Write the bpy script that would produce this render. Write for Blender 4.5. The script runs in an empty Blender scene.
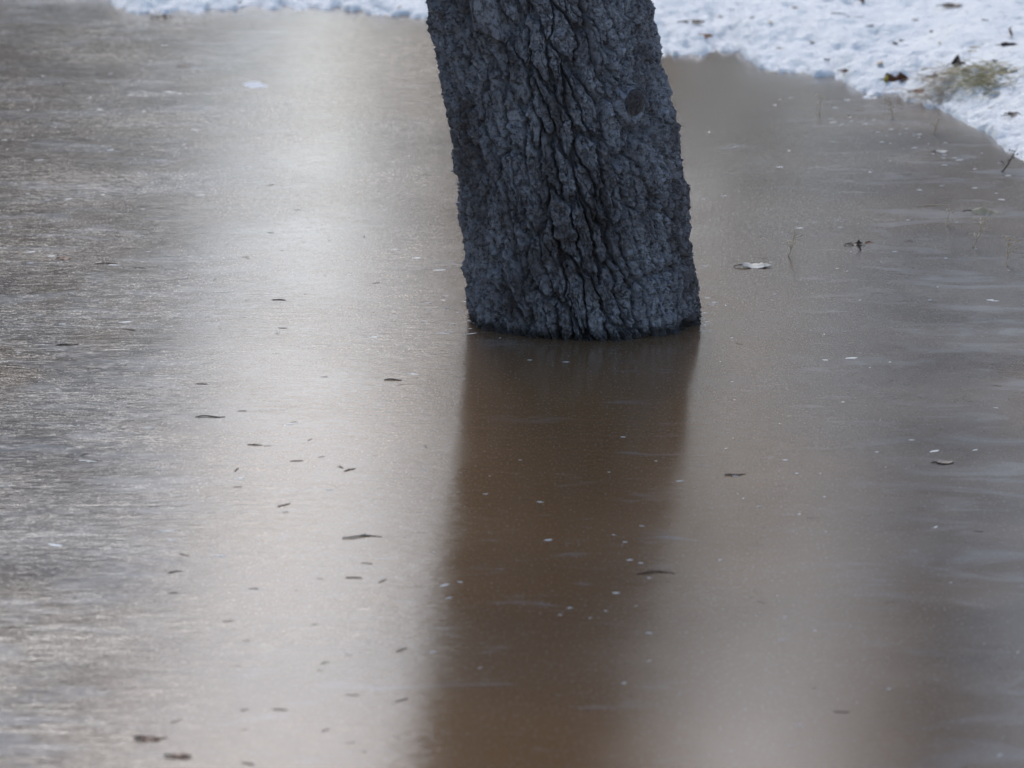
import bpy, math, random
import numpy as np
from mathutils import Vector, Matrix
R = math.radians
random.seed(7)
sc = bpy.context.scene
col = sc.collection

# ------------------------------------------------------------------ camera
HC, PITCH, HF = 1.5, 12.8, 12.3
W, H = 1024, 768
FPX = (W / 2) / math.tan(R(HF / 2))
cam = bpy.data.cameras.new('camera'); co = bpy.data.objects.new('camera', cam); col.objects.link(co)
co.location = (0, 0, HC); co.rotation_euler = (R(90 - PITCH), 0, 0)
cam.sensor_width = 36; cam.lens = 18 / math.tan(R(HF / 2)); cam.clip_end = 3000; cam.clip_start = 0.1
cam.dof.use_dof = True; cam.dof.focus_distance = 7.05; cam.dof.aperture_fstop = 9.0
sc.camera = co

def G(px, py, z=0.0):
    """where a pixel of the photograph falls on the level z"""
    a = (px - W / 2) / FPX; b = -(py - H / 2) / FPX
    c, s = math.cos(R(PITCH)), math.sin(R(PITCH))
    d = Vector((a, c + b * s, -s + b * c))
    t = (z - HC) / d.z
    return Vector((d.x * t, d.y * t, z))

def ppm(py):                       # metres per pixel across, at that row
    p = G(512, py); return math.hypot(p.y, HC) / FPX

# ------------------------------------------------------------------ helpers
def tag(o, label=None, cat=None, group=None, kind=None):
    if label: o['label'] = label
    if cat: o['category'] = cat
    if group: o['group'] = group
    if kind: o['kind'] = kind
    return o

def mesh_obj(name, verts, faces, mat, parent=None, smooth=True, loc=None, rz=0):
    me = bpy.data.meshes.new(name); me.from_pydata([tuple(v) for v in verts], [], faces); me.update()
    if smooth: me.polygons.foreach_set('use_smooth', [True] * len(me.polygons))
    me.materials.append(mat)
    o = bpy.data.objects.new(name, me); col.objects.link(o)
    if parent: o.parent = parent
    if loc is not None: o.location = loc
    o.rotation_euler.z = rz
    return o

def grid_obj(name, P, mat, wrap=False):
    """P: rows x cols x 3 numpy grid -> quad mesh, fast"""
    r, c, _ = P.shape
    i = np.arange(r - 1)[:, None]; cc = c if wrap else c - 1
    j = np.arange(cc)[None, :]; j2 = (j + 1) % c
    q = np.stack([i * c + j, i * c + j2, (i + 1) * c + j2, (i + 1) * c + j], -1).reshape(-1, 4)
    me = bpy.data.meshes.new(name)
    me.vertices.add(r * c); me.vertices.foreach_set('co', P.reshape(-1).astype(np.float32))
    n = len(q); me.loops.add(n * 4); me.loops.foreach_set('vertex_index', q.reshape(-1).astype(np.int32))
    me.polygons.add(n); me.polygons.foreach_set('loop_start', np.arange(0, n * 4, 4, dtype=np.int32))
    me.polygons.foreach_set('use_smooth', np.ones(n, dtype=bool))
    me.update(calc_edges=True); me.materials.append(mat)
    o = bpy.data.objects.new(name, me); col.objects.link(o); return o

def hsh(i, j, s):
    h = (i.astype(np.int64) * 374761393 + j.astype(np.int64) * 668265263 + s * 1442695041) & 0xffffffff
    h = ((h ^ (h >> 13)) * 1274126177) & 0xffffffff
    h = ((h ^ (h >> 16)) * 2246822519) & 0xffffffff
    return ((h ^ (h >> 15)) & 0xffffff) / float(0xffffff)

def vnoise(x, y, s, per=None):
    xi = np.floor(x).astype(np.int64); yi = np.floor(y).astype(np.int64)
    fx = x - xi; fy = y - yi
    fx = fx * fx * fx * (fx * (fx * 6 - 15) + 10); fy = fy * fy * fy * (fy * (fy * 6 - 15) + 10)
    def g(a, b): return hsh(a % per if per else a, b, s)
    return ((g(xi, yi) * (1 - fx) + g(xi + 1, yi) * fx) * (1 - fy) + (g(xi, yi + 1) * (1 - fx) + g(xi + 1, yi + 1) * fx) * fy) * 2 - 1

def fbm(x, y, s, per=None, octv=4, gain=.5):
    v = 0; a = 1; t = 0
    for k in range(octv):
        v = v + a * vnoise(x, y, s + 17 * k, per); t += a; a *= gain
        x = x * 2; y = y * 2; per = per * 2 if per else None
    return v / t

def voro(x, y, s, per=None, jit=.9):
    """returns f1, f2, id-hash and offset to the nearest cell centre"""
    xi = np.floor(x).astype(np.int64); yi = np.floor(y).astype(np.int64)
    f1 = np.full(x.shape, 9.); f2 = np.full(x.shape, 9.); hid = np.zeros(x.shape); ox = np.zeros(x.shape); oy = np.zeros(x.shape)
    for a in (-1, 0, 1):
        for b in (-1, 0, 1):
            ci = xi + a; cj = yi + b; cm = ci % per if per else ci
            px = ci + .5 + jit * (hsh(cm, cj, s) - .5); py = cj + .5 + jit * (hsh(cm, cj, s + 1) - .5)
            dx = x - px; dy = y - py; d = np.sqrt(dx * dx + dy * dy)
            m = d < f1
            f2 = np.where(m, f1, np.minimum(f2, d))
            hid = np.where(m, hsh(cm, cj, s + 2), hid); ox = np.where(m, dx, ox); oy = np.where(m, dy, oy)
            f1 = np.where(m, d, f1)
    return f1, f2, hid, ox, oy

def sstep(a, b, x):
    t = np.clip((x - a) / (b - a), 0, 1); return t * t * (3 - 2 * t)

# ------------------------------------------------------------------ materials
class N:
    def __init__(s, name):
        s.m = bpy.data.materials.new(name); s.m.use_nodes = True; s.t = s.m.node_tree
        s.b = s.t.nodes['Principled BSDF']; s.out = s.t.nodes['Material Output']
        s.geo = s.t.nodes.new('ShaderNodeNewGeometry').outputs['Position']
        s.objc = s.t.nodes.new('ShaderNodeTexCoord').outputs['Object']
    def link(s, a, b): s.t.links.new(a, b)
    def setin(s, sock, v):
        if hasattr(v, 'links') or hasattr(v, 'is_linked'): s.link(v, sock)
        else: sock.default_value = v
    def mapped(s, scale, rot=(0, 0, 0), src=None):
        n = s.t.nodes.new('ShaderNodeMapping'); s.link(src or s.geo, n.inputs[0])
        n.inputs['Scale'].default_value = scale; n.inputs['Rotation'].default_value = rot; return n.outputs[0]
    def noise(s, scale, detail=4, rough=.55, vec=None, dist=0, lac=2):
        n = s.t.nodes.new('ShaderNodeTexNoise'); s.link(vec or s.geo, n.inputs['Vector'])
        n.inputs['Scale'].default_value = scale; n.inputs['Detail'].default_value = detail
        n.inputs['Roughness'].default_value = rough; n.inputs['Distortion'].default_value = dist; return n.outputs['Fac']
    def voro(s, scale, vec=None, feat='F1'):
        n = s.t.nodes.new('ShaderNodeTexVoronoi'); s.link(vec or s.geo, n.inputs['Vector']); n.feature = feat
        n.inputs['Scale'].default_value = scale; return n.outputs
    def ramp(s, f, stops):
        n = s.t.nodes.new('ShaderNodeValToRGB'); s.link(f, n.inputs[0]); e = n.color_ramp.elements
        while len(e) < len(stops): e.new(.5)
        for k, (p, c) in enumerate(stops):
            e[k].position = p; e[k].color = (c, c, c, 1) if isinstance(c, (int, float)) else (*c, 1)
        return n.outputs[0]
    def mr(s, f, a, b, c=0., d=1., smooth=True):
        n = s.t.nodes.new('ShaderNodeMapRange'); s.link(f, n.inputs[0])
        if smooth: n.interpolation_type = 'SMOOTHSTEP'
        for k, v in zip((1, 2, 3, 4), (a, b, c, d)): n.inputs[k].default_value = v
        return n.outputs[0]
    def math(s, op, a, b=0.):
        n = s.t.nodes.new('ShaderNodeMath'); n.operation = op; s.setin(n.inputs[0], a); s.setin(n.inputs[1], b); return n.outputs[0]
    def mix(s, f, a, b):
        n = s.t.nodes.new('ShaderNodeMix'); n.data_type = 'RGBA'
        s.setin(n.inputs[0], f)
        for k, v in ((6, a), (7, b)):
            if isinstance(v, tuple): n.inputs[k].default_value = (*v, 1)
            else: s.link(v, n.inputs[k])
        return n.outputs[2]
    def xyz(s, vec=None):
        n = s.t.nodes.new('ShaderNodeSeparateXYZ'); s.link(vec or s.geo, n.inputs[0]); return n.outputs
    def bump(s, h, strength, dist, nrm=None):
        n = s.t.nodes.new('ShaderNodeBump'); s.link(h, n.inputs['Height'])
        s.setin(n.inputs['Strength'], strength); n.inputs['Distance'].default_value = dist
        if nrm: s.link(nrm, n.inputs['Normal'])
        return n.outputs[0]

def simple(name, c1, c2, scale=60, rough=.7, spec=.3, bump=.4, bd=.002, sss=0):
    m = N(name); f = m.noise(scale, 5, .6, m.objc)
    m.link(m.mix(m.mr(f, .35, .65), c1, c2), m.b.inputs['Base Color'])
    m.b.inputs['Roughness'].default_value = rough; m.b.inputs['Specular IOR Level'].default_value = spec
    if bump: m.link(m.bump(m.noise(scale * 3, 4, .6, m.objc), bump, bd), m.b.inputs['Normal'])
    return m.m

# -- ice
m = N('ice'); X = m.xyz()
warp = m.mapped((1, 1, 1))
big = m.noise(.9, 3, .5)                                   # large cloudy areas
cloud = m.noise(1, 5, .6, m.mapped((2.2, 1.1, 1), (0, 0, R(8))), .6)
streak = m.noise(1, 4, .62, m.mapped((9, 22, 1), (0, 0, R(5))), .9)
fine = m.noise(1, 4, .7, m.mapped((30, 70, 1), (0, 0, R(-6))), 1.2)
right = m.mr(X[0], -.15, .02)                                 # smoother ice to the right of the trunk
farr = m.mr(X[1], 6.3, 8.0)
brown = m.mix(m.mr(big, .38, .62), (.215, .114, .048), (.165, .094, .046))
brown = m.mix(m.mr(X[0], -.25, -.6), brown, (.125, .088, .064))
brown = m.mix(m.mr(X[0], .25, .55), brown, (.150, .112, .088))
# greyer, frosted ice in patches
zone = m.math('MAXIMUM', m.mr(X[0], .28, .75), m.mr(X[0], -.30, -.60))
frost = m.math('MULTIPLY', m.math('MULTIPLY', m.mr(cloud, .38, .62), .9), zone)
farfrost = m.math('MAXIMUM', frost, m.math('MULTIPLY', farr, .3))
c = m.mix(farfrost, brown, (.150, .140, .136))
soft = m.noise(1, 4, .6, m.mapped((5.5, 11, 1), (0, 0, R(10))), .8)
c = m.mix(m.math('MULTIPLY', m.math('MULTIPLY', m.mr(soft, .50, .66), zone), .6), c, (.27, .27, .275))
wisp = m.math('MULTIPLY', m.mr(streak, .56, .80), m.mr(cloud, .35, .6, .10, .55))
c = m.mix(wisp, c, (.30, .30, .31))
sp = m.voro(150)                                          # grains of trapped air
spk = m.math('MULTIPLY', m.mr(sp['Distance'], .05, .16, 1, 0), m.mr(m.noise(5, 3), .48, .66, 0, .55))
spk = m.math('MULTIPLY', spk, m.mr(m.xyz(sp['Color'])[0], .55, .6))
c = m.mix(spk, c, (.42, .41, .40))
c = m.mix(m.mr(m.noise(1, 3, .7, m.mapped((260, 110, 1))), .56, .70, 0, .5), c, (.40, .37, .34))
c = m.mix(m.mr(m.noise(1, 3, .7, m.mapped((210, 95, 3))), .60, .72, 0, .5), c, (.05, .038, .03))
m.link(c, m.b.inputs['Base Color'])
rg = m.math('ADD', m.mr(m.noise(3, 4, .6), .3, .7, .085, .14), m.math('ADD', m.math('MULTIPLY', m.mr(X[0], .35, .8), .10), m.math('MULTIPLY', m.mr(X[0], -.45, -.8), .02)))
crk = m.noise(1, 3, .6, m.mapped((17, 62, 1), (0, 0, R(6))), 2.2)            # crinkled lines of rime
lines_ = m.math('MULTIPLY', m.mr(crk, .50, .53), m.mr(crk, .60, .55))
lines_ = m.math('MULTIPLY', lines_, m.mr(X[0], -.16, -.02, 1, .22))
gr2 = m.mr(m.noise(1, 3, .75, m.mapped((240, 85, 1))), .46, .66)
rg = m.math('ADD', rg, m.math('MULTIPLY', gr2, m.mr(X[0], -.22, -.02, .05, .016)))
rg = m.math('ADD', rg, m.math('MULTIPLY', lines_, .13))
m.link(rg, m.b.inputs['Roughness'])
m.b.inputs['IOR'].default_value = 1.46
rip = m.math('ADD', m.noise(1, 4, .6, m.mapped((15, 52, 1), (0, 0, R(7))), 1.6), m.math('MULTIPLY', m.noise(1, 3, .6, m.mapped((31, 95, 1), (0, 0, R(-9))), 2.0), .5))       # wind-frozen ripples
rips = m.math('ADD', m.math('MULTIPLY', right, -.75), 1.0)
rips = m.math('MULTIPLY', rips, m.mr(m.noise(2.3, 4, .6), .36, .62, .40, 1))
n1 = m.bump(rip, m.math('MULTIPLY', rips, .55), .0009)
n2 = m.bump(fine, m.math('MULTIPLY', rips, .35), .0004, n1)
grain = m.noise(1, 3, .7, m.mapped((330, 120, 1)))
n3 = m.bump(grain, .5, .00012, n2)
m.link(n3, m.b.inputs['Normal'])
M_ICE = m.m

# -- snow
m = N('snow')
gran = m.noise(85, 5, .65); dirt = m.noise(38, 5, .7)
c = m.mix(m.mr(m.noise(5, 3), .4, .7), (.95, .94, .915), (.90, .90, .90))
c = m.mix(m.mr(dirt, .62, .74, 0, .65), c, (.27, .25, .235))
c = m.mix(m.mr(m.noise(1, 3, .6, m.mapped((95, 45, 60))), .57, .68, 0, .4), c, (.40, .41, .43))
m.link(c, m.b.inputs['Base Color'])
m.b.inputs['Roughness'].default_value = .55; m.b.inputs['Specular IOR Level'].default_value = .35
n1 = m.bump(m.noise(26, 4, .6), .6, .012)
m.link(m.bump(gran, .9, .010, n1), m.b.inputs['Normal'])
M_SNOW = m.m

# -- bark
m = N('bark')
a = m.noise(9, 5, .6, m.mapped((1, 1, .5))); b = m.noise(105, 6, .75); d = m.noise(22, 4, .65)
c = m.mix(m.mr(a, .36, .62), (.17, .145, .150), (.42, .41, .46))
c = m.mix(m.mr(d, .47, .62, 0, .6), c, (.48, .475, .53))            # grey bloom of lichen
c = m.mix(m.mr(b, .40, .53, .15, 1), (.070, .056, .056), c)
li = m.math('MULTIPLY', m.mr(m.noise(230, 4, .7), .56, .64), m.mr(a, .45, .6))
c = m.mix(m.math('MULTIPLY', li, .8), c, (.58, .60, .66))
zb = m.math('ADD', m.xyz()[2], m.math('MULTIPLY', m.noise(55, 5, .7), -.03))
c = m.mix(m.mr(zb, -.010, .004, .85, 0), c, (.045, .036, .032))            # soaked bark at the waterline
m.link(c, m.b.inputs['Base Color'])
m.b.inputs['Roughness'].default_value = .58; m.b.inputs['Specular IOR Level'].default_value = .5
n1 = m.bump(m.noise(190, 6, .8, m.mapped((1, 1, .7))), 1.0, .0060)
n2 = m.bump(m.noise(420, 4, .7), .8, .002, n1)
m.link(n2, m.b.inputs['Normal'])
M_BARK = m.m
M_KNOT = simple('knot_wood', (.04, .032, .032), (.10, .085, .085), 160, .85, .2, .8, .003)
M_LIMB = simple('limb_bark', (.06, .05, .045), (.11, .10, .095), 20, .85, .2)
M_NEEDLE = simple('needle_foliage', (.030, .045, .020), (.055, .070, .035), 4, .6, .3, 0)
M_BROWN = simple('dead_leaf_brown', (.10, .035, .014), (.20, .075, .030), 40, .6, .35)
M_DARK = simple('dead_leaf_dark', (.028, .016, .012), (.075, .040, .030), 50, .55, .4)
M_TAN = simple('dead_leaf_tan', (.50, .38, .24), (.68, .55, .38), 50, .65, .3)
M_ORANGE = simple('dead_leaf_orange', (.33, .13, .05), (.22, .075, .03), 50, .6, .3)
M_GREY = simple('dead_leaf_grey', (.36, .34, .31), (.50, .48, .44), 50, .6, .35)
M_YEL = simple('leaf_yellow', (.45, .34, .04), (.35, .24, .03), 50, .6, .3)
M_TWIG = simple('twig_bark', (.035, .022, .016), (.085, .055, .040), 120, .7, .3)
M_SEED = simple('needle_brown', (.05, .030, .018), (.11, .062, .034), 150, .5, .4)
M_DRY = simple('dry_stalk', (.55, .38, .24), (.70, .60, .46), 120, .7, .3)
M_GRASS = simple('grass_blades', (.30, .25, .09), (.60, .48, .26), 30, .6, .3, 0)
m = N('frozen_chip'); m.b.inputs['Base Color'].default_value = (.80, .80, .80, 1); m.b.inputs['Roughness'].default_value = .3
m.link(m.bump(m.noise(300, 3, .6, m.objc), .5, .001), m.b.inputs['Normal']); M_CHIP = m.m

M_FROST = simple('frost_crust', (.80, .80, .82), (.60, .59, .60), 30, .7, .3, .5)
# ------------------------------------------------------------------ shoreline and snow
shore_px = [(-420, -75), (-200, -40), (-60, -14), (60, -6), (110, -3), (120, 8), (135, 13), (165, 11), (200, 9), (260, 6), (330, 5), (380, 11), (430, 17), (500, 26), (580, 40),
            (652, 52), (700, 52), (716, 46), (736, 47), (748, 58), (760, 67), (800, 72), (842, 78), (858, 92), (895, 95), (918, 100),
            (935, 108), (965, 120), (985, 131), (1000, 146), (1024, 157), (1060, 190), (1120, 260)]
sx = []; sy = []
for p in shore_px:
    g = G(*p); sx.append(g.x); sy.append(g.y)
sx = [-9, -5, -3.6] + sx + [2.4, 4, 9]; sy = [-6, 3, 9.5] + sy + [4.5, 0, -6]
def shore(x): return np.interp(x, sx, sy)

def lines(lo, hi, a, b, step, grow=1.12):
    v = list(np.arange(a, b, step)); s = step; x = a
    left = []
    while x > lo: s *= grow; x -= s; left.append(x)
    s = step; x = v[-1]; right = []
    while x < hi: s *= grow; x += s; right.append(x)
    return np.array(left[::-1] + v + right)

xs = lines(-500, 500, -1.3, 1.45, .006); ys = lines(-500, 1200, 7.2, 12.2, .008)
XX, YY = np.meshgrid(xs, ys)
def snow_h(XX, YY):
    d = np.maximum(YY - shore(XX), 3.75 + .25 * np.sin(XX * 1.7) - YY)  # near shore, out of view, set close so its snow brightens the trunk front
    d = np.maximum(d, np.maximum(XX - 8.5, -8.5 - XX))
    d = d + .05 * fbm(XX * 9, YY * 5, 3, None, 4, .6) + .09 * fbm(XX * 34, YY * 10, 4, None, 4, .65) + .03
    e = np.clip(d, -1, 1e6)
    h = np.where(e < 0, np.maximum(e * .6, -.12), .006 * (1 - np.exp(-e / .05)) + .055 * (1 - np.exp(-e / .8)))
    up = sstep(0, .35, e)
    h = h + sstep(0, .02, e) * ((.0045 + .006 * (1 - sstep(.2, .9, e))) * fbm(XX * 28, YY * 22, 11, None, 4, .6) + .003)
    h = h + up * (.030 * fbm(XX * 3.2, YY * 2.2, 21, None, 3, .5) + .010 * fbm(XX * 12, YY * 9, 31, None, 3, .6))
    # melted, crusty dimples
    f1, f2, hid, _, _ = voro(XX * 22, YY * 15, 41)
    h = h - sstep(0, .1, e) * np.clip(.34 - f1, 0, 1) * .030 * (hid > .72)
    far = sstep(14, 60, np.hypot(XX, YY))
    return h + far * 1.2 * fbm(XX * .03, YY * .03, 51, None, 3)
ZZ = snow_h(XX, YY)
tag(grid_obj('snow_ground', np.stack([XX, YY, ZZ], -1), M_SNOW), kind='structure')
def sz(x, y): return float(snow_h(np.array([[x]]), np.array([[y]]))[0, 0])

# ------------------------------------------------------------------ ice
n = 60
xi = np.linspace(-9, 9, n); yi = np.linspace(-6, 14, n); A, B = np.meshgrid(xi, yi)
tag(grid_obj('ice', np.stack([A, B, A * 0], -1), M_ICE), kind='structure')

# ------------------------------------------------------------------ the tree
front = G(588, 341); base = Vector((G(587, 320).x, front.y + .172, 0))
MP = math.hypot(base.y, HC) / FPX                          # metres per pixel at the tree
root = bpy.data.objects.new('pine_tree', None); col.objects.link(root); root.location = base
tag(root, 'thick leaning tree trunk with dark fissured bark frozen into the ice', 'tree')

NT = 1250
zv = list(np.arange(-.08, .66, .00105)); s = .00105
while zv[-1] < 8.5: s = min(s * 1.03, .12); zv.append(zv[-1] + s)
zv = np.array(zv)
TH, Z = np.meshgrid(np.linspace(0, 2 * math.pi, NT, endpoint=False), zv)
RAD = .170
u = TH * RAD; CIRC = 2 * math.pi * RAD
def per(n): return n / CIRC                                # n whole cells round the trunk
U = TH / (2 * math.pi)
jag = .0045 * fbm(U * 95, Z / .011, 6, 95, 3, .65)
skew = (.014 * fbm(U * 9, Z / .16, 5, 9, 3) + .006 * fbm(U * 34, Z / .035, 14, 34, 3) + jag) / CIRC
Us = U + skew + .12 * np.minimum(Z, 2)                     # furrows slant a little round the trunk
Zs = Z + .028 * fbm(U * 40, Z / .05, 7, 40, 4, .65)
f1, f2, h1, ox, oy = voro(Us * 46, Zs / .095, 61, 46, .9)
e1 = f2 - f1
wid = .13 + .14 * (vnoise(U * 24, Z / .06, 16, 24) * .5 + .5)
fA = -.0210 * (1 - sstep(.02, wid, e1)) + (h1 - .5) * .0065 + ox * (h1 - .45) * .009
f1b, f2b, h2, ox2, oy2 = voro(Us * 96, Zs / .036, 71, 96, .95)
e2 = f2b - f1b
fB = -.0060 * (1 - sstep(0, .11, e2)) * (h2 > .3) + (h2 - .5) * .0022 + oy2 * .0030 + ox2 * (h1 - .5) * .002
tf = fbm(U * 90 + 3 * skew * 90, Z / .026, 81, 90, 5, .64) * 4.5      # flakes with stepped edges
fl = np.floor(tf); tr_ = tf - fl
fC = .0022 * (fl + sstep(.0, .16, tr_) * 1.0 - .35 * tr_) + .0016 * fbm(U * 210, Z / .0045, 91, 210, 3, .8)
lw = fbm(Us * 26 + .9 * fbm(U * 11, Z / .10, 9, 11, 3), Zs / .34, 95, 26, 3, .5)
fD = -.0150 * np.exp(-(lw / .028) ** 2)                   # long furrows that run on from plate to plate
hgt = fA + fB + fC + fD
fadeup = 1 - sstep(.8, 2.5, Z)
hgt = hgt * (.35 + .65 * fadeup)
# profile
prof = np.interp(Z, [-.08, 0, .06, .15, .30, .50, .8, 2, 4, 7, 8.5], [.181, .1745, .1705, .1685, .168, .1655, .162, .150, .115, .05, .012])
prof = prof + .004 * fbm(U * 5, Z / .25, 15, 5, 2)
def lean(z): return np.interp(z, [-.08, 0, .10, .25, .38, .52, .8, 2, 4, 8.5], [.006, 0, -.012, -.032, -.054, -.079, -.125, -.27, -.35, -.30])
# knot (a healed branch stub) and torn bark at the top
# camera-facing direction is -y: theta = -90 deg
def patch(px, py):
    z = (HC - 0) - 0; g = G(px, py)
    # ray meets plane y = base.y - .15
    a = (px - W / 2) / FPX; b = -(py - H / 2) / FPX
    c_, s_ = math.cos(R(PITCH)), math.sin(R(PITCH)); d = Vector((a, c_ + b * s_, -s_ + b * c_))
    for k in range(6):
        yy = base.y - .15 if k == 0 else base.y - math.sqrt(max(.0001, .17 ** 2 - xo ** 2))
        t = yy / d.y; zz = HC + d.z * t; xo = d.x * t - base.x - float(lean(zz))
    return math.atan2(-(math.sqrt(max(1e-4, .17 ** 2 - xo ** 2))), xo), zz
kt, kz = patch(632, 107)
def angd(t): return (TH - t + math.pi) % (2 * math.pi) - math.pi
du = angd(kt) * RAD; dz = Z - kz
rr = np.sqrt((du / .019) ** 2 + (dz / .021) ** 2) * (1 + .12 * vnoise(U * 120, Z / .02, 99, 120))
hgt = hgt * (1 - .9 * np.exp(-(rr / 1.3) ** 4))
hgt = hgt + .008 * np.exp(-((rr - .98) / .22) ** 2) - .009 * np.exp(-((rr - 1.6) / .22) ** 2) + .004 * np.exp(-(rr / .8) ** 4)
tt, tz = patch(486, 12)
du2 = angd(tt) * RAD; dz2 = Z - tz + du2 * .5
m1 = sstep(.022, .016, np.abs(du2)) * sstep(-.036, -.030, dz2 + .006 * fbm(U * 80, Z / .02, 12, 80))
hgt = hgt + m1 * (.019 - hgt * .85)
du3 = du2 + .030
hgt = hgt - .020 * np.exp(-(du3 / .008) ** 2) * sstep(-.045, -.02, dz2)
rad = prof + hgt
P = np.stack([lean(Z) + rad * np.cos(TH), rad * np.sin(TH), Z], -1)
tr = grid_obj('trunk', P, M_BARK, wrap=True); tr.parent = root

# the sawn face of the knot, sunk in its collar
kv = [(0, 0, .001)]; kf = []
for j in range(1, 7):
    for k in range(28):
        a_ = k / 28 * 2 * math.pi; r_ = j / 6 * .0175 * (1 + .08 * math.sin(3 * a_ + 1) + .05 * random.random())
        kv.append((r_ * math.cos(a_), r_ * 1.1 * math.sin(a_), .0022 * math.sin(j * 2.3) - .002 * (j == 6) - .004 * (j == 6)))
for k in range(28): kf.append((0, 1 + k, 1 + (k + 1) % 28))
for j in range(5):
    for k in range(28):
        a0 = 1 + j * 28; kf.append((a0 + k, a0 + 28 + k, a0 + 28 + (k + 1) % 28, a0 + (k + 1) % 28))
kn = mesh_obj('knot', kv, kf, M_KNOT, root)
nd = Vector((math.cos(kt), math.sin(kt), .05)).normalized()
kn.rotation_mode = 'QUATERNION'; kn.rotation_quaternion = nd.to_track_quat('Z', 'Y')
kn.location = Vector((float(lean(kz)), 0, kz)) + nd * (.168 + .0145)

def tube(pts, radii, n=6):
    V = []; F = []
    for i, p in enumerate(pts):
        p = Vector(p); d = (Vector(pts[min(i + 1, len(pts) - 1)]) - Vector(pts[max(i - 1, 0)])).normalized()
        up = Vector((0, 0, 1)) if abs(d.z) < .9 else Vector((1, 0, 0))
        a = d.cross(up).normalized(); b = d.cross(a)
        for k in range(n):
            t = 2 * math.pi * k / n; V.append(p + (a * math.cos(t) + b * math.sin(t)) * radii[i])
    for i in range(len(pts) - 1):
        for k in range(n):
            F.append((i * n + k, i * n + (k + 1) % n, (i + 1) * n + (k + 1) % n, (i + 1) * n + k))
    F.append(tuple(range(n))[::-1]); F.append(tuple((len(pts) - 1) * n + k for k in range(n)))
    return V, F
def joined(parts):
    V = []; F = []
    for v, f in parts:
        o = len(V); V += v; F += [tuple(i + o for i in q) for q in f]
    return V, F

def crown_faces(rng, centres, size, per):
    """sprays of narrow needle faces round a list of twig points"""
    V = []; F = []
    for c in centres:
        for _ in range(per):
            p = Vector(c) + Vector((rng.gauss(0, .10), rng.gauss(0, .10), rng.gauss(0, .06)))
            d = Vector((rng.uniform(-1, 1), rng.uniform(-1, 1), rng.uniform(-.6, .4))).normalized()
            s = d.cross(Vector((rng.uniform(-1, 1), rng.uniform(-1, 1), 1))).normalized() * size * .22
            L = d * size * rng.uniform(.6, 1.3); o = len(V)
            V += [p - s, p + s, p + L + s * .3, p + L - s * .3]; F.append((o, o + 1, o + 2, o + 3))
    return V, F

rng = random.Random(4); limbs = []; cc = []
for i in range(16):
    z0 = 4.6 + i * .23; a = i * 2.4; L = 2.0 * (1 - i / 22)
    x0 = float(lean(z0)); pts = [(x0 + math.cos(a) * L * t, math.sin(a) * L * t, z0 + .25 * L * t - .2 * t * t) for t in (0, .25, .5, .75, 1)]
    limbs.append(tube(pts, [.035, .028, .02, .013, .006]))
    for t in (.45, .6, .75, .9, 1.0):
        for _ in range(3):
            cc.append((x0 + math.cos(a) * L * t + rng.gauss(0, .18), math.sin(a) * L * t + rng.gauss(0, .18), z0 + .25 * L * t - .2 * t * t + rng.gauss(0, .08)))
for v, f in limbs: mesh_obj('limb', v, f, M_LIMB, root)
v, f = crown_faces(rng, cc, .14, 7); mesh_obj('crown', v, f, M_NEEDLE, root, smooth=False)

# ------------------------------------------------------------------ trees beyond the snowbank (they show as the dark reflections), plus added shade trees at left
def conifer(hh, rad, z_low, seed, dens, pw=.75):
    rng = random.Random(seed)
    r = bpy.data.objects.new('evergreen_tree', None); col.objects.link(r)
    v, f = tube([(0, 0, -.3), (0, 0, hh * .5), (.05, 0, hh * .97)], [.20, .12, .02], 10); mesh_obj('trunk', v, f, M_LIMB, r)
    c = []; lim = []
    nlev = int((hh - z_low) / .38)
    for i in range(nlev):
        z = z_low + i * .38; L0 = rad * (1 - (z - z_low) / (hh - z_low)) ** pw + .15
        for k in range(6):
            a = rng.uniform(0, 6.28); L = L0 * rng.uniform(.75, 1.1)
            lim.append(tube([(0, 0, z), (math.cos(a) * L * .5, math.sin(a) * L * .5, z - .02), (math.cos(a) * L, math.sin(a) * L, z - .18 * L)], [.03, .018, .006], 4))
            nn = max(2, int(L / .22))
            for j in range(nn):
                t = (j + .7) / nn
                c.append((math.cos(a) * L * t + rng.gauss(0, .1), math.sin(a) * L * t + rng.gauss(0, .1), z - .18 * L * t * t))
    v, f = joined(lim); mesh_obj('limbs', v, f, M_LIMB, r)
    v, f = crown_faces(rng, c, .26, dens); mesh_obj('crown', v, f, M_NEEDLE, r, smooth=False)
    return r
GT = 'evergreen trees beyond the snowbank'
def copy_tree(o):
    c = o.copy(); col.objects.link(c)
    for ch in o.children:
        d = ch.copy(); col.objects.link(d); d.parent = c
    return c
protoA = conifer(13, 2.3, .6, 11, 4); protoD = conifer(11.5, 1.7, .3, 13, 9, .6); protoB = conifer(8.4, 2.3, .3, 12, 18, .5)
spots = [  # proto, x, y, scale
    (3, .50, 28, 1.0), (0, 2.85, 31, .92), (0, 4.3, 29, 1.0), (0, 3.5, 37, 1.15), (0, 7.0, 27.5, 1.0), (0, 11, 29, 1.1), (0, 6.2, 33, 1.1), (0, 14.5, 30, 1.1), (0, -4.6, 62, .85), (0, -3.2, 60, .74), (0, -1.7, 66, .82), (0, -.3, 63, .80), (0, -6.6, 64, .9), (0, 1.2, 62, .9),
    (1, -3.35, 28, 1.0), (1, -6.3, 28.5, 1.05), (1, -10, 28, 1.0), (2, -6.0, 3.0, .9), (2, -7.5, 7.0, .9), (1, -4.9, 32, 1.15), (1, -8.6, 33, 1.1), (1, -13, 30, 1.2)]
usedA = usedB = False
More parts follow.
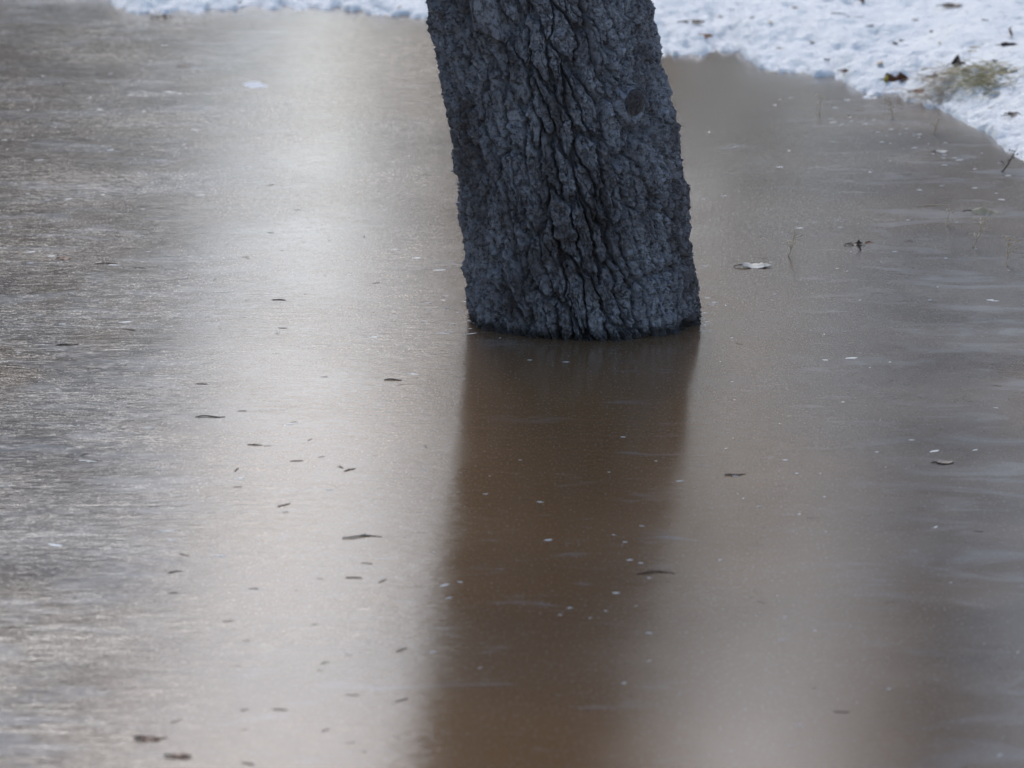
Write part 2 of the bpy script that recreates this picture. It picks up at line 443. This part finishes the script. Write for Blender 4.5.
for k, (pr, x, y, s_) in enumerate(spots):
    if pr == 3:
        o = protoD; tag(o, 'narrow dense evergreen at the right side of the gap beyond the snowbank', 'tree', GT)
    elif pr != 1:
        o = copy_tree(protoA) if usedA else protoA; usedA = True
        tag(o, 'tall dark evergreen on the right beyond the snowbank, reflected in ice', 'tree', GT)
    else:
        o = copy_tree(protoB) if usedB else protoB; usedB = True
        tag(o, 'shorter dark evergreen on the left beyond the snowbank, reflected in ice', 'tree', 'shorter ' + GT)
    if pr == 2: tag(o, 'added tall evergreen out of view on the left, shading the trunk', 'tree', 'added evergreens shading the trunk from the left')  # added unseen blockers that keep skylight off the trunk's left side
    if y > 50: tag(o, 'distant evergreen far off in the gap beyond the snowbank, reflected in ice', 'tree', 'distant ' + GT)
    o.location = (x, y, 0); o.scale = (s_, s_, s_); o.rotation_euler.z = k * 1.9

# ------------------------------------------------------------------ litter
def place(px, py, snow=False, lift=0.0):
    g = G(px, py)
    if snow:
        for _ in range(4): g = G(px, py, max(0, sz(g.x, g.y)))
        return Vector((g.x, g.y, max(.002, sz(g.x, g.y)) + lift))
    return Vector((g.x, g.y, lift))

def blade_mesh(L, Wd, curl, lobes, seed, th=.0006, fold=0.0):
    rng = random.Random(seed); nx, ny = 13, 7; top = []; 
    for i in range(nx):
        t = i / (nx - 1); w = Wd * .5 * (math.sin(math.pi * min(1, max(0, t ** .8))) ** .7 + .03)
        w *= 1 + (lobes * .14 * math.sin(t * math.pi * 7)) + rng.uniform(-.06, .06)
        for j in range(ny):
            s = j / (ny - 1) * 2 - 1
            k_ = w / (Wd * .5)
            z = min(1, 1) * (curl * .6 * L * (abs(s) ** 1.7) * .35 + fold * L * abs(s) * (.4 + .6 * (j > 3))) * k_ * (.55 + .45 * math.sin(t * 9 + seed)) + curl * L * .9 * (t - .5) ** 2 + rng.uniform(-.02, .02) * L
            top.append(Vector(((t - .5) * L, s * w * (1 - abs(fold) * .4), z + abs(curl) * .01 * L)))
    V = top + [v - Vector((0, 0, th)) for v in top]; F = []; o = len(top)
    for i in range(nx - 1):
        for j in range(ny - 1):
            a = i * ny + j; F.append((a, a + ny, a + ny + 1, a + 1)); F.append((o + a, o + a + 1, o + a + ny + 1, o + a + ny))
    for i in range(nx - 1):
        a = i * ny; F.append((a, o + a, o + a + ny, a + ny)); a += ny - 1; F.append((a, a + ny, o + a + ny, o + a))
    mz = min(v.z for v in V)
    return [v - Vector((0, 0, mz)) for v in V], F

def leaf(px, py, wpx, label, mat, snow=False, rz=0, curl=.3, lobes=0, tilt=(0, 0), aspect=.5, seed=1, fold=0, yellow=False, lift=0, cat='leaf', stem=True):
    L = wpx * ppm(py); o = bpy.data.objects.new('fallen_leaf', None); col.objects.link(o)
    v, f = blade_mesh(L, L * aspect, curl, lobes, seed, fold=fold)
    mesh_obj('blade', v, f, mat, o)
    if stem:
        zz = v[3].z
        sv, sf = tube([(-L * .5, 0, zz), (-L * .62, L * .03, zz * .6 + .001), (-L * .78, L * .02, .001)], [.0012, .0010, .0008], 5)
        mesh_obj('stem', sv, sf, M_TWIG, o)
    if yellow:
        ev, ef = tube([(-L * .46, -L * .16, L * .02), (-L * .42, -L * .05, L * .16), (-L * .38, L * .1, L * .26)], [.003, .004, .003], 6)
        mesh_obj('yellow_edge', ev, ef, M_YEL, o)
    o.location = place(px, py, snow, lift); o.rotation_euler = (tilt[0], tilt[1], rz)
    return tag(o, label, cat)

S = True
leaf(705, 46, 17, 'orange-brown dead leaf at the snow edge just right of the trunk', M_ORANGE, S, .05, .25, 0, (.5, 0), .45, 1)
leaf(694, 39, 22, 'thin dark dead leaf on snow behind the orange-brown one', M_DARK, S, .1, .2, 0, (.35, 0), .35, 2)
leaf(862, 4, 15, 'reddish-brown crumpled leaf at the top edge of the snow', M_BROWN, S, 1.0, .6, 1, (.8, .3), .7, 3, .3)
leaf(952, 8, 20, 'flat dark brown leaf on white snow near the top edge', M_DARK, S, .05, .3, 0, (.3, 0), .5, 4)
leaf(1009, 38, 13, 'upright orange-brown leaf standing in snow at the right edge', M_BROWN, S, 1.3, .5, 0, (1.2, .4), .7, 5, .2, lift=.008)
leaf(1009, 46, 17, 'dark leaf lying under the upright orange-brown one', M_DARK, S, 0, .3, 0, (.6, 0), .5, 6)
leaf(896, 88, 25, 'large curled dark brown leaf with a yellow edge near the shore', M_BROWN, S, .08, .55, 1, (.55, 0), .6, 7, .25, yellow=True)
leaf(922, 99, 19, 'light tan-orange leaf where snow meets ice', M_ORANGE, S, .2, .25, 0, (.45, 0), .5, 8)
leaf(934, 94, 11, 'small dark leaf curled behind the tan-orange one', M_DARK, S, -.2, .4, 0, (.5, 0), .6, 9, .2)
leaf(958, 66, 15, 'dark folded leaf heaped on snow above the grass tuft', M_DARK, S, .3, .6, 0, (.6, 0), .8, 10, .5)
leaf(975, 48, 12, 'pale tan leaf scrap on snow, upper of two', M_TAN, S, .1, .2, 0, (.3, 0), .35, 11, stem=False)
leaf(972, 54, 10, 'pale tan leaf scrap on snow, lower of two', M_TAN, S, .2, .2, 0, (.3, 0), .35, 12, stem=False)
leaf(996, 60, 8, 'small dark red leaf scrap on snow near the right edge', M_DARK, S, .1, .3, 0, (.4, 0), .5, 13, stem=False)
leaf(1014, 120, 13, 'dark leaf scrap on the snow edge at far right', M_DARK, S, -.3, .4, 1, (.4, 0), .6, 14)
leaf(846, 78, 12, 'small red-brown leaf at the inlet of the snow edge', M_BROWN, S, .0, .3, 0, (.4, 0), .5, 15)
leaf(895, 47, 7, 'tiny dark leaf scrap midway up the snow', M_DARK, S, .7, .3, 0, (.4, 0), .7, 16, stem=False)
leaf(902, 41, 6, 'tiny dark leaf scrap beside another, slightly higher', M_DARK, S, .2, .3, 0, (.4, 0), .7, 17, stem=False)
leaf(932, 32, 6, 'tiny lone brown leaf scrap on open white snow', M_DARK, S, .5, .3, 0, (.4, 0), .7, 18, stem=False)
for k, (x, y, w_) in enumerate([(663,30,6),(676,18,5),(720,30,6),(735,12,5),(752,40,5),(770,22,6),(781,55,7),(795,8,5),(812,44,6),(826,60,6),(870,30,6),(880,62,7),(915,20,5),(925,70,6),(940,45,5),(985,20,6),(1015,75,7),(990,108,7),(965,100,6),(1000,90,5),(905,80,5),(150,3,6),(240,3,5),(300,2,6),(400,8,6)]):
    o = leaf(x, y, w_ * 1.45, 'tiny brown leaf crumb half sunk in the white snow', [M_DARK, M_BROWN, M_TAN][k % 3], S, k, .2, 0, (.3, 0), .6, 50 + k, stem=False)
    o['group'] = 'leaf crumbs in the snow'
# on the ice
leaf(757, 267, 30, 'grey flat dead leaf with a dark stalk end on the ice', M_GREY, 0, .0, .28, 0, (.10, 0), .55, 20)
leaf(857, 245, 17, 'crumpled dark red-brown leaf on the ice', M_DARK, 0, .1, .3, 1, (.2, 0), .55, 21, .12)
leaf(869, 243, 8, 'small red-brown scrap beside the crumpled dark leaf', M_BROWN, 0, .2, .4, 0, (.4, 0), .6, 22, stem=False)
leaf(986, 214, 30, 'curled tan dead leaf raised on the ice near the right edge', M_TAN, 0, -.12, .30, 0, (.55, .06), .34, 23, .05)
leaf(945, 463, 18, 'dark flattened leaf scrap frozen in the ice at right', M_DARK, 0, .1, .15, 1, (0, 0), .7, 24)
leaf(942, 152, 13, 'pale bleached leaf frozen flat below the snow shore', M_GREY, 0, .2, .15, 0, (.1, 0), .6, 25)
leaf(150, 740, 20, 'dark red shrivelled leaf at the bottom left of the ice', M_BROWN, 0, .15, .18, 1, (.12, 0), .55, 26, .06)
leaf(181, 757, 22, 'lowest dark red leaf, near the bottom edge of the ice', M_BROWN, 0, -.1, .2, 0, (.1, 0), .4, 27, .05)
leaf(164, 18, 17, 'dark brown leaf by the far snow strip at upper left', M_DARK, 0, .1, .4, 0, (.3, 0), .5, 28)
leaf(185, 67, 12, 'faint dark shrivelled leaf on far ice at upper left', M_DARK, 0, .2, .4, 1, (.2, 0), .7, 29)
leaf(65, 259, 12, 'small red-brown leaf scrap on dark ice at left', M_BROWN, 0, .1, .3, 0, (.2, 0), .6, 30)

def sprig(px, py, hpx, lean_, seed, label, snow=False, mat=M_DRY, side=6):
    rng = random.Random(seed); hh = hpx * ppm(py); parts = []
    r = bpy.data.objects.new('dry_sprig', None); col.objects.link(r)
    pts = [(lean_ * hh * t + .04 * hh * math.sin(t * 5), .1 * hh * t, hh * t - .004) for t in (0, .2, .4, .6, .8, 1)]
    v, f = tube(pts, [.0016, .0014, .0012, .001, .0008, .0005], 5); mesh_obj('stem', v, f, mat, r)
    for k in range(side):
        t = .25 + .7 * k / side; p = Vector((lean_ * hh * t, .1 * hh * t, hh * t)); a = rng.uniform(0, 6.3)
        L = hh * rng.uniform(.15, .3); q = p + Vector((math.cos(a) * L, math.sin(a) * L, L * rng.uniform(.2, .8)))
        v, f = tube([p, (p + q) / 2 + Vector((0, 0, L * .1)), q], [.0008, .0007, .0005], 4); parts.append((v, f))
        bv, bf = tube([q, q + (q - p) * .2, q + (q - p) * .4], [.0006, .0016, .0004], 5); parts.append((bv, bf))
    v, f = joined(parts); mesh_obj('side_shoots', v, f, mat, r)
    r.location = place(px, py, snow); return tag(r, label, 'dry plant')
sprig(787, 256, 27, .35, 1, 'orange dry sprig standing in the ice right of the grey leaf')
sprig(945, 226, 20, .25, 2, 'short dry orange sprig standing left of the curled tan leaf', side=3)
sprig(971, 248, 34, .45, 3, 'pale leaning dry sprig below the curled tan leaf')
sprig(1006, 266, 32, .1, 4, 'wispy pale sprig at the right edge of the ice', side=10)
sprig(893, 118, 22, -.2, 5, 'thin dry sprig in ice just below the curled brown leaf', mat=M_DRY, side=4)
sprig(932, 134, 17, .5, 6, 'small pale sprig lying over in ice below the snow shore', mat=M_DRY, side=6)
sprig(1000, 172, 26, .7, 7, 'dark leaning sprig at the snow shore by the right edge', mat=M_TWIG, side=4)
sprig(818, 113, 20, .2, 8, 'faint dry sprig below the inlet of the snow edge', side=4)
sprig(848, 80, 14, -.2, 9, 'tiny dark sprig standing at the inlet of the snow edge', mat=M_TWIG, side=2)
sprig(862, 250, 9, -.6, 10, 'tiny stalk sticking up from the crumpled dark leaf', mat=M_TWIG, side=2)

def twig(px, py, wpx, rz, label, snow=False, seed=1, fork=True, mat=M_TWIG):
    L = wpx * ppm(py); rng = random.Random(seed)
    pts = [((t - .5) * L, .09 * L * math.sin(t * 6 + seed), .0008 + .012 * L * math.sin(t * 5)) for t in (0, .2, .4, .6, .8, 1)]
    r = bpy.data.objects.new('twig', None); col.objects.link(r)
    v, f = tube(pts, [.0005, .0009, .0009, .0008, .0006, .0004], 6); mesh_obj('stick', v, f, mat, r)
    if fork:
        v, f = tube([pts[2], (.02 * L, .10 * L, .01 * L + .001), (.12 * L, .20 * L, .01 * L + .001)], [.0008, .0006, .0004], 5); mesh_obj('side_shoot', v, f, mat, r)
    r.location = place(px, py, snow, .0); r.rotation_euler.z = rz; return tag(r, label, 'twig')
twig(848, 17, 34, .15, 'dark bent twig on snow near the top edge', S, 2)
twig(838, 14, 16, -.3, 'short dark twig crossing the left end of the bent twig', S, 3, False)
twig(362, 537, 40, .10, 'long thin twig lying on the pale glare of the ice', 0, 4)
twig(106, 264, 24, .1, 'dark short twig with frost beside it at left', 0, 5, False)
twig(210, 417, 30, .12, 'thin dark twig at the left edge of the glare', 0, 6, False)
twig(68, 345, 24, .35, 'thin dark twig on brownish ice at far left', 0, 7, False)
twig(735, 475, 22, .15, 'thin dark twig on smooth ice right of the trunk reflection', 0, 8, False)
twig(1010, 118, 30, .9, 'slender twig leaning across the snow edge at far right', S, 9)
twig(932, 206, 34, .02, 'long pale stalk lying left of the short orange sprig', 0, 10, False, M_DRY)
twig(656, 573, 40, .12, 'faint dark twig crossing the right edge of the trunk reflection', 0, 11, False)
twig(393, 380, 18, .05, 'short twig frozen at the right edge of the glare', 0, 12, False)
twig(150, 738, 34, .0, 'thin stalk beside the dark red shrivelled leaf', 0, 13, False)

# grass tufts on the snow
def tuft(px, py, wpx, nb, seed, label, mat):
    rng = random.Random(seed); s_ = ppm(py); parts = []; V = []; F = []
    o0 = place(px, py, True)
    for k in range(nb):
        x = rng.gauss(0, wpx * s_ * .28); y = rng.gauss(0, .05); a = rng.uniform(-.9, .9) + (math.pi if rng.random() < .5 else 0)
        L = rng.uniform(.02, .075); p = Vector((x, y, sz(o0.x + x, o0.y + y) - o0.z)); d = Vector((math.cos(a), math.sin(a) * .7, rng.uniform(.1, .7))).normalized()
        w = d.cross(Vector((0, 0, 1))).normalized() * .0019; n0 = len(V)
        for t in (0, .5, 1):
            c_ = p + d * L * t - Vector((0, 0, L * .35 * t * t)); ww = w * (1 - .85 * t)
            V += [c_ - ww, c_ + ww, c_ + Vector((0, 0, .0006))]
        for t in (0, 1):
            b_ = n0 + t * 3
            F += [(b_, b_ + 3, b_ + 5, b_ + 2), (b_ + 2, b_ + 5, b_ + 4, b_ + 1), (b_ + 1, b_ + 4, b_ + 3, b_)]
    o = mesh_obj('grass_tuft', V, F, mat, loc=o0); return tag(o, label, 'grass tuft')
tuft(985, 84, 44, 260, 1, 'green-brown grass tuft poking through the snow by the shore', M_GRASS)
tuft(945, 76, 40, 160, 2, 'straw-coloured grass tuft left of the green-brown one', M_DRY)
tuft(930, 104, 26, 30, 3, 'sparse straw blades at the shore below the tan-orange leaf', M_DRY)

# pine needle scraps
def needle_mesh(seed):
    rng = random.Random(seed); L = 1.0; b = rng.uniform(-.08, .08)
    pts = [((t - .5) * L, b * math.sin(t * 3.1), .07) for t in (0, .12, .4, .7, .9, 1)]
    w = rng.uniform(.035, .06)
    parts = [tube(pts, [w * .5, w, w * 1.1, w, w * .6, w * .2], 6)]
    if seed % 3 == 0:
        parts.append(tube([(-.45, 0, .07), (-.1, .14, .09), (.3, .3, .08)], [w * .5, w * .6, w * .2], 5))
    v, f = joined(parts); me = bpy.data.meshes.new('needle'); me.from_pydata([tuple(q) for q in v], [], f); me.materials.append(M_SEED); me.update(); return me
nm = [needle_mesh(k) for k in range(6)]
needles_glare = [(265,168),(271,185),(268,214),(258,234),(304,242),(321,237),(345,274),(306,294),(247,301),(279,300),(208,317),(220,329),(283,328),(330,346),(325,377),(294,422),(268,446),(297,461),(322,457),(376,456),(341,467),(350,470),(237,470),(238,487),(254,589),(297,590),(284,505),(354,578),(383,581),(402,650),(325,663),(353,695),(245,710),(280,710),(245,730),(350,743),(398,737),(402,700),(364,752),(248,764),(352,436),(290,135),(366,222),(364,237),(377,378),(401,385),(255,445)]
needles_left = [(150,395),(202,384),(120,399),(113,527),(185,555),(175,572),(176,721),(60,310),(32,560),(130,330),(84,455),(140,268)]
needles_right = [(811,518),(761,602),(890,602),(943,584),(758,546),(814,688),(842,712),(703,527),(727,228),(749,280),(768,283),(740,344),(859,317),(884,433),(997,386),(721,406),(940,220),(803,384),(910,300)]
rn = random.Random(5)
def needle(px, py, label, group, scale=1):
    o = bpy.data.objects.new('pine_needle', nm[rn.randrange(6)]); col.objects.link(o)
    L = .018 * rn.uniform(.4, 1.25) * scale; o.scale = (L, L * .9, L * .55); o.location = place(px, py) - Vector((0, 0, .0004)); o.rotation_euler.z = rn.gauss(.15, .7)
    tag(o, label, 'pine needle', group)
for p in needles_glare: needle(*p, 'small dark pine needle scrap on the bright glare of the ice', 'pine needles on the bright glare')
for p in needles_left: needle(*p, 'small dark pine needle scrap on brownish ice left of the glare', 'pine needles left of the glare')
for p in needles_right: needle(*p, 'small dark pine needle scrap on smooth ice right of the trunk', 'pine needles right of the trunk', .85)
rq = random.Random(31)
for k in range(60): needle(rq.uniform(200, 430), 120 + 640 * rq.random(), 'small dark pine needle scrap on the bright glare of the ice', 'pine needles on the bright glare', rq.uniform(.45, .8))
for k in range(45): needle(rq.uniform(5, 190), 150 + 600 * rq.random(), 'small dark pine needle scrap on brownish ice left of the glare', 'pine needles left of the glare', rq.uniform(.3, .7))
for k in range(45): needle(rq.uniform(705, 1020), 180 + 580 * rq.random(), 'small dark pine needle scrap on smooth ice right of the trunk', 'pine needles right of the trunk', rq.uniform(.3, .7))
needle(426, 447, 'lone orange pine needle beside the trunk reflection', None)

# chips of white ice
def chip_mesh(seed):
    rng = random.Random(seed); n = 9; V = []; F = []
    for lay, (z, s_) in enumerate(((0, 1), (.10, .92), (.2, .55))):
        for k in range(n):
            a = 2 * math.pi * k / n; V.append((math.cos(a) * .5 * s_ * rng.uniform(.35, 1.15), math.sin(a) * .30 * s_ * rng.uniform(.3, 1.2), z + rng.uniform(-.02, .02) * (lay > 0)))
    for l in (0, 1):
        for k in range(n): F.append((l * n + k, l * n + (k + 1) % n, (l + 1) * n + (k + 1) % n, (l + 1) * n + k))
    F.append(tuple(2 * n + k for k in range(n)))
    me = bpy.data.meshes.new('ice_chip'); me.from_pydata(V, [], F); me.materials.append(M_CHIP); me.update(); return me
cm = [chip_mesh(k) for k in range(8)]
def chip(px, py, wpx, label, group, asp=.34):
    o = bpy.data.objects.new('ice_chip', cm[rn.randrange(8)]); col.objects.link(o)
    s_ = wpx * ppm(py) * rn.uniform(.8, 1.35); o.scale = (s_, s_ * asp * rn.uniform(.7, 2.0), min(.003, s_ * .35)); o.location = place(px, py) - Vector((0, 0, .0001)); o.rotation_euler.z = rn.gauss(.15, .35)
    tag(o, label, 'ice chip', group)
A_ = ('white ice fleck frozen in the brown reflection of the trunk', 'ice flecks in the trunk reflection')
for x, y, w in [(680,481,13),(460,582,8),(630,560,7),(641,563,8),(649,578,8),(649,633,8),(649,661,7),(548,540,12),(540,502,8),(486,494,7),(490,476,4),(623,437,6),(656,461,4),(609,472,5),(642,526,8),(614,535,5),(625,542,5),(616,593,9),(480,668,7),(624,683,7),(606,611,6),(570,608,6),(560,615,4),(590,618,5),(636,606,6),(530,360,7),(566,362,8),(520,460,5)]:
    chip(x, y, w, *A_)
B_ = ('white ice fleck along the edge between glare and trunk reflection', 'ice flecks along the edge of the glare')
for x, y, w in [(445,585,15),(449,598,10),(433,652,10),(434,552,6),(425,470,6),(440,270,14),(417,258,12),(374,337,20),(413,374,16),(430,310,8),(424,322,8),(428,303,10),(395,250,8),(350,275,7),(385,210,7)]:
    chip(x, y, w, *B_)
C_ = ('white ice chip close round the foot of the trunk', 'ice chips round the foot of the trunk')
for x, y, w in [(704,313,9),(708,322,7),(703,331,6),(472,322,6),(478,327,5),(485,330,6),(500,338,6),(707,298,8),(466,318,6),(704,266,9)] + [(rn.uniform(440, 476), rn.uniform(296, 334), rn.uniform(5, 12)) for _ in range(16)] + [(rn.uniform(702, 716), rn.uniform(300, 332), rn.uniform(4, 9)) for _ in range(8)]:
    chip(x, y, w, *C_)
D_ = ('white ice fleck on the smooth grey ice right of the trunk', 'ice flecks right of the trunk')
dl = [(735,476,7),(825,360,8),(890,362,4),(852,358,13),(843,402,4),(775,294,7),(725,196,6),(705,199,9),(780,167,8),(800,228,10),(890,161,6),(908,220,4),(840,227,7),(785,460,7),(912,440,8),(975,450,10),(935,451,14),(877,452,7),(936,527,7),(889,689,9),(785,617,7),(800,725,7),(886,467,4),(1000,755,12),(870,172,5),(847,100,6),(790,98,7),(775,105,8),(907,129,5),(1000,70,5),(960,160,9),(1000,163,8),(975,188,9),(920,190,7),(945,165,7),(990,300,10),(930,300,6),(860,300,5),(783,640,6),(720,560,5),(762,312,6),(995,301,8)]
rr_ = random.Random(9)
for k in range(70): 
    x = rr_.uniform(705, 1020); y = 60 + 690 * rr_.random() ** 1.3
    if y > 175 or x < 830 and y > 90: dl.append((x, y, rr_.uniform(2, 5)))
for k in range(34):
    t = rr_.random(); x = 830 + 190 * t; y = 100 + 60 * t + abs(rr_.gauss(0, 16)) + 4; dl.append((x, y, rr_.uniform(3, 9)))
for x, y, w in dl: chip(x, y, w, *D_)
E_ = ('white ice fleck on the brownish ice left of the glare', 'ice flecks left of the glare')
el = [(30,252,12),(30,263,8),(52,256,9),(115,265,12),(62,324,12),(125,322,18),(28,194,8),(28,110,6),(28,122,5),(5,140,6),(90,98,7),(170,92,16),(165,45,8),(48,200,10),(68,199,10),(90,198,8),(140,236,8),(75,232,6),(160,240,5),(10,227,8),(150,428,18),(88,461,20),(5,486,14),(165,531,22),(172,540,14),(55,545,22),(218,556,10),(40,160,10),(110,150,8),(130,95,8),(200,195,10),(195,130,12)]
for k in range(60): el.append((rr_.uniform(5, 190), 70 + 400 * rr_.random(), rr_.uniform(2.5, 7)))
for x, y, w in el: chip(x, y, w, *E_, asp=.35)
F_ = ('white ice fleck within the pale glare band', 'ice flecks in the glare band')
for x, y, w in [(292,424,16),(247,168,8),(268,262,12),(245,317,10),(278,332,9),(240,478,12),(330,490,8),(222,556,12),(300,140,7),(330,240,8)]: chip(x, y, w, *F_, asp=.35)
# one long frosty patch on the far ice
o = bpy.data.objects.new('ice_chip', cm[2]); col.objects.link(o); s_ = 27 * ppm(85); o.scale = (s_ * 1.1, s_ * 3.2, .002); o.location = place(256, 85) - Vector((0, 0, .0002)); o.data = o.data.copy(); o.data.materials[0] = M_FROST
tag(o, 'largest oval white ice patch on the far glare', 'ice chip')

# ------------------------------------------------------------------ light
SUN_AZ, SUN_EL = -6.0, 36.0
w = bpy.data.worlds.new('World'); sc.world = w; w.use_nodes = True
sky = w.node_tree.nodes.new('ShaderNodeTexSky'); sky.sky_type = 'NISHITA'; sky.sun_disc = False
sky.sun_elevation = R(SUN_EL); sky.sun_rotation = R(SUN_AZ); sky.air_density = 1.0; sky.dust_density = 0.85; sky.ozone_density = 0.4
bg = w.node_tree.nodes['Background']; bg.inputs[1].default_value = .12
w.node_tree.links.new(sky.outputs[0], bg.inputs[0])
L = bpy.data.lights.new('sun', 'SUN'); L.energy = 1.0; L.angle = R(16); L.color = (1, .97, .93)
lo = bpy.data.objects.new('sun', L); col.objects.link(lo)
d = Vector((math.sin(R(SUN_AZ)) * math.cos(R(SUN_EL)), math.cos(R(SUN_AZ)) * math.cos(R(SUN_EL)), math.sin(R(SUN_EL))))
lo.rotation_mode = 'QUATERNION'; lo.rotation_quaternion = d.to_track_quat('Z', 'Y')
vs = sc.view_settings; vs.view_transform = 'Standard'; vs.look = 'None'; vs.gamma = 1; vs.use_curve_mapping = False; vs.exposure = .75
